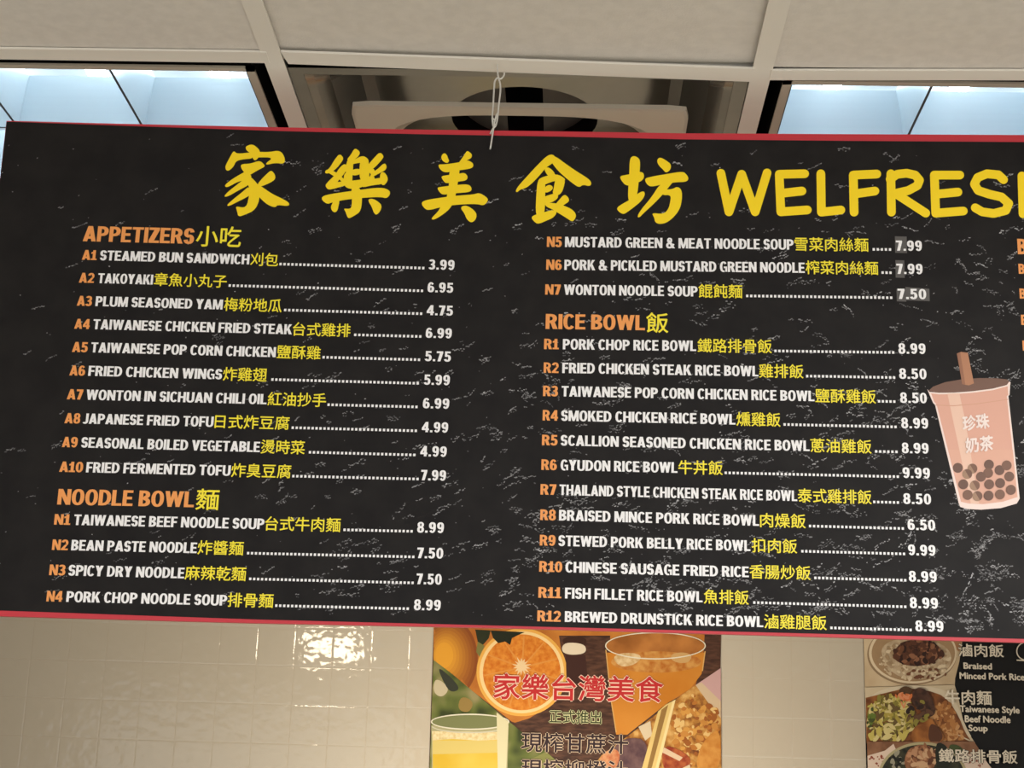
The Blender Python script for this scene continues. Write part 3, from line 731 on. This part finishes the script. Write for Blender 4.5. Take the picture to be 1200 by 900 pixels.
for i, (x, y) in enumerate([(224,636),(297,640),(271,667),(380,620),(376,662),(340,681),(433,648),(469,624),(482,680),(251,719),(309,725),(381,719),(436,713),(273,772),(322,778),(378,776),(435,770),(490,747)]):
    def pearl(f, x=x, y=y, i=i):
        c = ((104, 70, 54), (120, 82, 62), (112, 76, 58))[i % 3]
        f.put(CU(ell(x, y, 25, 25, 24)), P('pearl%d' % (i % 3), c))
        if i in (1, 2, 10, 14): f.put(CU(ell(x, y, 25, 25, 16, 60, 240)), P('pearl_sheen', (160, 126, 100)))
    sub(pearl, 'tapioca_pearl')
def cupw(f):
    for zh, a, b, y in (('珍珠', (248, 384), 0, 445), ('奶茶', (262, 404), 0, 556)):
        q, _ = glyphs(zh, .034); p0, p1 = cu(a[0], y+10), cu(a[1], y-6)
        lay(f, q, p0[0], p1[0], p0[1], p1[1], 18.5, P('cup_letters', (248, 232, 226)))
sub(cupw, 'cup_lettering')

# ------------------------------------------------------------------ wire that carries the board
YWI = YB-.004
t = thing('hanging_wire', 'bent silver wire hooked from the ceiling grid into the menu board', 'wire', on_y(575, 172, YWI))
def wire(pts, name, dy=0, r=.0011):
    mb = MB()
    P3 = [on_y(p[0], p[1], YWI-(p[2] if len(p) > 2 else 0)) for p in pts]
    Q = []
    for i in range(len(P3)-1):                                             # Catmull-Rom
        a, b, c, d = P3[max(i-1, 0)], P3[i], P3[i+1], P3[min(i+2, len(P3)-1)]
        for k in range(6):
            s_ = k/6; Q.append(.5*((2*b)+(c-a)*s_+(2*a-5*b+4*c-d)*s_*s_+(3*b-a-3*c+d)*s_**3))
    Q.append(P3[-1])
    mb.tube(Q, r, M_WIRE, 8); build(mb, name, t)
wire([(580, 70.5), (582.5, 71.5), (583, 78), (583.3, 86), (584.5, 91.5), (587.5, 92), (590.5, 88.5), (591, 85)], 'hook')
wire([(584.5, 90), (580, 95), (578.8, 108), (577.8, 125), (577, 138), (578, 148), (581, 147), (583, 138), (584.6, 122), (586.4, 107), (586, 98), (584, 91)], 'loop', r=.0011)
wire([(584, 131, .001), (580, 140, .0015), (577, 138.5, .001), (578, 144, -.001), (581, 147, .0012), (577.5, 151), (574.5, 157)], 'twist')
wire([(582, 134, .001), (579.5, 143, .0012), (578, 152, .001), (576.5, 162, .001), (574.8, 173, .0005), (574.3, 174.5, -.004)], 'tail')

# ------------------------------------------------------------------ posters on the tiled wall
rnd = random.Random(5)
class Poster:
    def __init__(s, name, label, corners, base):
        cs = [on_y(x, y, YW) for x, y in corners]
        c = sum(cs, V())/4
        s.t = thing(name, label, 'poster', (c.x, YW, min(q.z for q in cs)))
        mb = MB(); mb.prism([q-V((0, .003, 0)) for q in cs], (0, .0028, 0), base); build(mb, 'sheet', s.t); s.h = .0031
    def part(s, name, fn, parent=None, label=None):
        f = Flat('wall', YW, s.h); fn(f); s.h = f.h+.00003
        return build(f, name, parent or s.t, label)
    def text(s, name, txt, x0, x1, b0, b1, hgt, m, halo=None, bold=.02, hb=.055, parent=None):
        def fn(f):
            if halo:
                q, yy = glyphs(txt, hb); e = (x1-x0)*.0; gx = hgt*(hb-bold)*.9
                lay(f, q, x0-gx, x1+gx, b0+gx, b1+gx, hgt+2*gx, halo)
            q, yy = glyphs(txt, bold); lay(f, q, x0, x1, b0, b1, hgt, m)
        return s.part(name, fn, parent)
def blobs(f, cx, cy_, rx, ry, n, s0, s1, mats, asp=1.6, clip=None):
    for i in range(n):
        a = rnd.random()*2*PI; r = math.sqrt(rnd.random())
        x, y = cx+rx*r*math.cos(a), cy_+ry*r*math.sin(a); s_ = s0+(s1-s0)*rnd.random(); th = rnd.random()*PI
        p = []
        for k in range(9):
            b = 2*PI*k/9; q = s_*(.75+.4*rnd.random()); u, v = q*asp*math.cos(b), q*math.sin(b)
            p.append((x+u*math.cos(th)-v*math.sin(th), y+u*math.sin(th)+v*math.cos(th)))
        if clip and not all(clip(*z) for z in p): continue
        f.put(chaikin(p, 1), mats[rnd.randrange(len(mats))], .000012)
def ink(c):
    y = .3*c[0]+.59*c[1]+.11*c[2]
    return tuple((u*.88+y*.12)*.87 for u in c)
pm = lambda n_, c: mat('poster_'+n_, ink(c), .38, .2)
pn = lambda n_, cols, sc_=40, **k: noisy('poster_'+n_, [ink(c) for c in cols], sc_, .38, spec=.2, **k)
J = Poster('juice_poster', 'juice poster with a cut orange and glasses on the tiled wall', [(508.7, 726), (842.6, 738), (846, 1010), (499.5, 1003)], pn('wood', [(62, 38, 30), (96, 62, 46)], 30, stretch=(1, 1, 4)))
def f_(f):
    f.put([(508.5,728),(845,738),(843,790),(700,870),(600,846),(508,774)], pn('amber', [(176, 96, 28), (206, 128, 44)], 9))
    f.put([(655,745),(715,745),(717,800),(724,860),(690,885),(600,848),(620,842),(648,825),(663,800)], pn('wood', [(62, 38, 30)], 1))
    f.put([(826,737),(845,738),(844,786),(815,803),(824,770)], pn('wood', [(62, 38, 30)], 1))
J.part('background_picture', f_)
def f_(f):
    for i in range(9):
        k = i/8; c = tuple(a+(b-a)*k for a, b in zip((140, 70, 24), (228, 156, 34)))
        r = 1-.085*i
        e = [p for p in ell(527-.8*i, 772-.5*i, 33*r, 47*r, 60) if p[0] > 508 and p[1] < 774+(p[0]-508)*.83]
        cx_, cy2 = sum(p[0] for p in e)/len(e), sum(p[1] for p in e)/len(e)
        f.put(sorted(e, key=lambda p: math.atan2(p[1]-cy2, p[0]-cx_)), pm('orange_peel%d' % i, c))
J.part('orange_picture', f_)
def f_(f):
    f.put(ell(611.5, 788, 53, 51.5, 60), pm('rind', (232, 168, 66)))
    f.put(ell(611.5, 788, 49.5, 48, 60), pm('pith', (240, 206, 140)))
    f.put(ell(611.5, 788, 45.5, 44.5, 60), pn('flesh', [(206, 106, 16), (228, 140, 40)], 90, detail=4))
    for i in range(11):
        a = 2*PI*i/11+.2; f.put([(612+5*math.cos(a-.2), 783+5*math.sin(a-.2)), (611.5+44*math.cos(a-.018), 788+43*math.sin(a-.018)), (611.5+44*math.cos(a+.018), 788+43*math.sin(a+.018)), (612+5*math.cos(a+.2), 783+5*math.sin(a+.2))], pm('membrane', (222, 142, 54)), .00001)
    pts = []
    for i in range(28):
        r = (5.5, 11)[i % 2]*(.85+.3*rnd.random()); a = 2*PI*i/28; pts.append((611+r*math.cos(a), 781+r*math.sin(a)))
    f.put(pts, pm('core', (232, 200, 150)))
J.part('orange_slice_picture', f_)
def f_(f):
    f.put([(557,738),(575,739),(573,748),(566,756),(560,753)], pm('leaf', (40, 46, 26)))
    f.put([(575,739),(615,741),(606,745),(600,748),(598,756),(592,752),(584,754),(578,748)], pm('leaf_dark', (30, 36, 22)))
    f.put([(560,752),(568,757),(562,770),(558,764)], pm('leaf_light', (120, 116, 56)))
J.part('leaf_picture', f_)
def f_(f):
    f.put(chaikin([(659,748),(672,746),(688,748),(686,756),(660,756)]), pm('jar_dark', (60, 34, 24)))
    f.put(chaikin([(658.5,757),(665,753),(680,754),(687,758),(686,766),(670,768),(659,765)]), pm('jar_lid', (222, 208, 182)))
    f.put([(663,768),(686,768),(689,800),(664,802)], pm('jar_body', (64, 36, 30)))
J.part('jar_picture', f_)
def f_(f):
    f.put([(508,773.5),(530,790),(597,846),(640,881),(662,900),(690,925),(690,1005),(500,1003)], pn('garden', [(54, 66, 28), (98, 110, 46), (150, 140, 92)], 17, detail=1, lo=.33, hi=.7))
    f.put(chaikin([(509,796),(518,798),(527,808),(518,818),(508,812)]), pm('bokeh', (196, 184, 152)))
    f.put(chaikin([(512,780),(530,795),(540,808),(528,812),(520,800)]), pm('bokeh_dark', (52, 56, 44)))
    f.put(chaikin([(540,815),(556,822),(550,836),(536,832)]), pm('bokeh_gold', (150, 122, 60)))
    f.put([(612,895),(640,881),(650,890),(668,905),(610,915)], pm('lime', (128, 130, 66)))
J.part('garden_picture', f_)
def f_(f):
    f.put([(505.5,850),(596,850),(592,1000),(507,1000)], pm('glass_grey', (168, 164, 120)))
    f.put([(507,858),(584,862),(590,1000),(508,1000)], pn('cane_juice', [(216, 176, 34), (222, 196, 76)], 6))
    f.put([(506.5,857),(590,858),(589,867),(560,868),(530,866),(507,868)], pn('foam', [(212, 188, 128), (236, 218, 170)], 120))
    f.put([(507,868),(590,868),(590,882),(507,884)], pm('cane_top', (214, 192, 104)))
    f.put(ell(551, 846, 45, 8.5, 44), pm('glass_in', (120, 126, 78)))
    f.ring(551, 846, 46, 9.5, 1.5, pm('glass_rim', (226, 222, 200)))
    f.ring(551, 850, 46, 9.5, 1.6, pm('glass_rim2', (202, 198, 172)), a0=10, a1=170, n=30)
    f.put([(582,835),(596,846),(592,930),(584,930)], pm('glass_side', (216, 208, 166)))
J.part('cane_juice_picture', f_)
def f_(f):
    f.put([(711,765),(826,765),(822,790),(808,808),(790,818),(735,861),(722,861),(716,820)], pn('juice', [(200, 118, 24), (212, 134, 40)], 7))
    f.put(ell(768, 757, 58, 15.5, 50), pn('glass_inside', [(150, 86, 30), (196, 122, 52)], 12))
    f.put(ell(769, 776, 53, 12.5, 50), pn('juice_top', [(184, 104, 30), (212, 150, 70)], 60, detail=4))
    f.put(chaikin([(717,770),(730,765),(748,766),(752,772),(742,780),(726,782)]), pn('juice_foam', [(200, 160, 100), (226, 198, 150)], 90))
    f.put(chaikin([(785,767),(800,764),(812,768),(806,778),(788,776)]), pm('juice_sheen', (206, 160, 96)))
    f.ring(768, 757, 59, 16, 1.3, pm('glass_rim', (226, 222, 200)))
    f.stroke([(710,762),(716,820),(722,858)], 1.2, pm('glass_edge', (214, 164, 92)))
    f.stroke([(826,764),(823,786)], 1.4, pm('glass_edge', (214, 164, 92)))
J.part('juice_glass_picture', f_)
def f_(f):
    f.put([(844.5,783),(815,803),(790,821),(738,861),(705,885),(690,905),(690,1008),(846,1010)], pn('fried', [(120, 62, 26), (186, 124, 46), (220, 170, 92)], 38, detail=4))
    f.put([(844.5,783),(815,803),(844.5,826)], pm('pink_box', (200, 158, 158)))
    f.put([(815,803),(822,800),(844.5,822),(844.5,842),(830,824)], pm('box_wall', (206, 180, 146)))
    blobs(f, 812, 856, 44, 42, 230, 1.2, 4, [pm('fry0', (214, 150, 62)), pm('fry1', (186, 112, 38)), pm('fry2', (228, 186, 112)), pm('fry3', (160, 88, 30)), pm('fry4', (200, 132, 52))], 1.4, lambda x, y: 786 < x < 843.5 and y > 808+abs(x-815)*.75)
    f.put(chaikin([(844,852),(830,862),(818,880),(815,905),(845,905)]), pn('cutlet', [(196, 120, 36), (214, 146, 60)], 50, detail=4))
    f.put([(748,852),(762,845),(764,862),(756,868)], pm('paper', (214, 194, 160)))
    f.put(chaikin([(722,870),(740,864),(758,868),(760,900),(730,910),(716,890)]), pn('plum', [(84, 56, 64), (116, 84, 84)], 40))
    f.put(chaikin([(704,884),(720,876),(728,885),(720,905),(700,905)]), pn('shrimp', [(190, 96, 56), (216, 150, 100)], 60))
    f.put(chaikin([(776,872),(800,880),(812,892),(800,905),(776,905)]), pn('sauce', [(150, 50, 26), (186, 92, 44)], 60))
    f.put([(778,876),(800,888),(796,892),(776,882)], pm('strip', (220, 190, 156)))
    f.put([(790,905),(808,896),(810,905)], pm('paper', (214, 194, 160)))
fd = J.part('fried_food_picture', f_)
def f_(f):
    f.put([(791.5,820),(780,826),(771,834),(748,915),(768,915)], pm('chopstick', (222, 190, 112)))
    f.put([(783,826),(775,832),(757,906),(762,906)], pm('chopstick_line', (150, 112, 54)))
    f.put([(791.5,820),(788,822),(764,915),(768,915)], pm('chopstick_light', (238, 214, 150)))
J.part('chopstick_picture', f_)
M_PR, M_PH = pm('red_letters', (200, 40, 44)), pm('pale_outline', (246, 206, 186))
J.text('poster_title', '家樂台灣美食', 578, 777, 819.5, 823.8, 30.5, M_PR, M_PH, .016, .05)
J.text('poster_line', '正式推出', 643.5, 704.5, 847.5, 849, 15.6, pm('olive_letters', (58, 66, 34)), pm('pale_green_outline', (222, 222, 168)), .012, .055)
J.text('poster_line', '現榨甘蔗汁', 610.5, 736, 881.4, 884.4, 23.4, pm('plum_letters', (48, 32, 38)), pm('tan_outline', (214, 188, 160)), .014, .045)
J.text('poster_line', '現榨柳橙汁', 610.5, 736, 912.4, 915.4, 23.4, pm('plum_letters', (48, 32, 38)), pm('tan_outline', (214, 188, 160)), .014, .045)

K = Poster('food_poster', 'black food poster with rice and noodle bowls on the tiled wall', [(1011.3, 742), (1340, 754), (1349, 1030), (1018, 1020)], pm('black_sheet', (11, 10, 9)))
def f_(f):
    f.put([(1011.6,742),(1128,746),(1124,775),(1119,795),(1118,812),(1013.5,816)], pn('table', [(196, 170, 132), (214, 192, 156)], 10))
    f.put([(1105,746),(1128,747),(1124,764),(1112,756)], pm('wood_tray', (176, 126, 84)))
    f.put(ell(1068.5, 767, 52.5, 36, 56), pm('bowl_out', (150, 124, 92)))
    f.put(ell(1069.5, 765.5, 51.5, 35.5, 56), pm('bowl_rim', (226, 206, 172)))
    f.put(ell(1070, 765.5, 48.8, 33.2, 56), pm('bowl_in', (168, 136, 98)))
    f.put(chaikin([(1030,764),(1040,752),(1060,748),(1100,752),(1116,766),(1112,784),(1096,795),(1066,797),(1044,789)]), pn('rice_base', [(176, 150, 116), (206, 184, 150)], 70))
    blobs(f, 1072, 774, 42, 22, 190, 1.0, 2.4, [pm('rice0', (222, 202, 168)), pm('rice1', (196, 172, 136)), pm('rice2', (168, 140, 104)), pm('rice3', (210, 188, 152))], 1.7)
    f.put(chaikin([(1045,770),(1050,758),(1062,750),(1092,751),(1104,762),(1098,776),(1074,782),(1054,778)]), pn('meat_base', [(62, 34, 24), (110, 66, 42)], 90))
    blobs(f, 1075, 765, 30, 14, 95, 1.3, 3.2, [pm('meat0', (74, 42, 30)), pm('meat1', (118, 72, 46)), pm('meat2', (52, 30, 24)), pm('meat3', (150, 98, 68)), pm('meat4', (96, 56, 38))], 1.6)
    blobs(f, 1088, 790, 24, 6, 40, 1.0, 2.2, [pm('rice0', (222, 202, 168)), pm('rice3', (210, 188, 152)), pm('meat1', (118, 72, 46))], 1.6)
K.part('rice_bowl_picture', f_)
def f_(f):
    f.put([(1012.8,806),(1118,803),(1122,816),(1128,845),(1136,862),(1142,871),(1015,871)], pm('cloth', (206, 188, 156)))
    f.put(chaikin([(1014,822),(1030,808),(1066,802),(1108,808),(1120,822),(1130,850),(1142,871),(1015.5,871),(1014.6,850)]), pm('soup_bowl', (214, 200, 172)))
    f.put([(1014,818)]+chaikin([(1030,812),(1066,806),(1098,812),(1112,822),(1124,842),(1130,858),(1139,871)], 1)[1:-1]+[(1139,871),(1015,871)], pn('soup', [(104, 56, 26), (156, 92, 42)], 40, detail=4))
    def cl(x, y): return x > 1014.5 and y < 870.5
    blobs(f, 1112, 848, 22, 26, 150, 1.3, 3.4, [pm('nood0', (186, 122, 62)), pm('nood1', (160, 98, 46)), pm('nood2', (206, 150, 92))], 1.8, lambda x, y: cl(x, y) and x < 1112+(y-820)*.5)
    blobs(f, 1042, 842, 28, 26, 280, 1.0, 3.0, [pm('cab0', (196, 180, 84)), pm('cab1', (172, 154, 60)), pm('cab2', (212, 196, 128)), pm('cab3', (136, 126, 48)), pm('cab4', (104, 82, 42))], 2.4, cl)
    blobs(f, 1040, 862, 24, 7, 30, 1.5, 3.5, [pm('cab2', (222, 208, 138)), pm('cab0', (206, 190, 92)), pm('cab4', (98, 82, 40))], 2, cl)
    blobs(f, 1018, 838, 4, 14, 14, 1.2, 2.6, [pm('green0', (96, 118, 40)), pm('green1', (66, 78, 34))], 1.6, cl)
    f.put(chaikin([(1066,812),(1074,806),(1084,808),(1092,820),(1096,836),(1088,842),(1076,832),(1068,826)]), pn('beef_dark', [(58, 36, 28), (92, 60, 44)], 60))
    f.put(chaikin([(1052,808),(1060,804),(1070,808),(1064,815),(1054,814)]), pm('mushroom', (84, 58, 34)))
    blobs(f, 1076, 836, 14, 14, 26, 1.4, 3.4, [pm('dark0', (48, 34, 28)), pm('cab3', (130, 128, 44)), pm('beef3', (96, 64, 44))], 1.8, cl)
    blobs(f, 1057, 817, 8, 4, 16, 1.2, 2.6, [pm('carrot0', (214, 112, 56)), pm('carrot1', (226, 140, 92))], 2, cl)
    f.stroke([(1055,823),(1058,830),(1060,824)], 1.6, pm('carrot1', (226, 140, 92)))
    f.put(chaikin([(1066,864),(1070,852),(1084,846),(1090,840),(1096,852),(1106,862),(1102,872),(1070,872)]), pn('beef', [(132, 74, 30), (176, 108, 46)], 30))
    f.put(chaikin([(1088,848),(1096,850),(1105,862),(1100,871),(1086,870)]), pm('beef_shade', (92, 54, 34)))
K.part('noodle_soup_picture', f_)
def f_(f):
    f.put([(1015.2,869.5),(1140,869.5),(1150,884),(1162,905),(1170,960),(1017,960)], pn('placemat', [(120, 78, 52), (150, 104, 74)], 30))
    f.put([(1015.6,886),(1036,880),(1046,872),(1060,905),(1016,905)], pm('napkin', (222, 198, 180)))
    blobs(f, 1026, 893, 9, 10, 12, .8, 1.8, [pm('flower', (150, 70, 50))], 1.2)
    f.put([(1120,884),(1148,884),(1164,905),(1120,905)], pm('napkin', (222, 198, 180)))
    blobs(f, 1140, 896, 10, 7, 10, .8, 1.6, [pm('flower', (150, 70, 50))], 1.2)
    f.put(ell(1080, 910, 52, 40, 50, 180, 360), pm('dark_bowl_rim', (176, 166, 124)))
    f.put(ell(1080, 911, 49, 38, 50, 180, 360), pn('dark_bowl', [(30, 34, 28), (62, 62, 44)], 60))
    blobs(f, 1050, 892, 10, 12, 26, 1, 2.4, [pm('gr0', (50, 56, 36)), pm('gr1', (150, 146, 126)), pm('gr2', (28, 28, 26))], 1.6)
    f.put(chaikin([(1060,880),(1076,872),(1094,876),(1096,905),(1058,905)]), pn('chop', [(110, 64, 40), (176, 120, 82)], 60, detail=4))
    blobs(f, 1080, 888, 16, 14, 60, 1.2, 3, [pm('chop0', (150, 96, 62)), pm('chop1', (190, 138, 100)), pm('chop2', (100, 58, 38)), pm('chop3', (206, 164, 122))], 2)
    f.put(chaikin([(1094,870),(1106,872),(1112,884),(1110,905),(1096,905)]), pm('seaweed', (36, 40, 30)))
    f.put(chaikin([(1110,872),(1124,874),(1130,884),(1112,884)]), pm('herb', (70, 84, 44)))
K.part('pork_chop_picture', f_)
M_C, M_CH = pm('cream_letters', (232, 222, 202)), pm('letter_shadow', (24, 20, 18))
K.text('poster_dish_name', '滷肉飯', 1121.6, 1175, 770, 771.2, 15.2, M_C, M_CH, .016, .05)
K.text('poster_dish_name', '牛肉麵', 1106.3, 1161, 825.8, 827.2, 17, M_C, None, .018)
K.text('poster_dish_name', '鐵路排骨飯', 1098.8, 1191, 893.6, 895.6, 16, M_C, M_CH, .016, .05)
for txt, x0, x1, b0, b1, hh in (('Braised', 1127.6, 1161, 784.6, 785.6, 7.6), ('Minced Pork Rice', 1123, 1199.3, 796.4, 798.4, 8), ('Taiwanese Style', 1123.2, 1193.4, 837.4, 839.2, 10.4), ('Beef Noodle', 1129, 1182.6, 847, 848.2, 8.4), ('Soup', 1133.4, 1156, 859.6, 860.2, 10)):
    K.text('poster_line', txt, x0, x1, b0, b1, hh, M_C, None, .034)
def f_(f):
    f.ring(1200.5, 764, 11.5, 11, 1.3, M_C, a0=-100, a1=260)
    f.stroke([(1190, 774.5), (1212, 775.6)], 1.4, M_C); f.ring(1214, 763, 5, 5, 1.2, M_C)
K.part('cup_icon', f_)
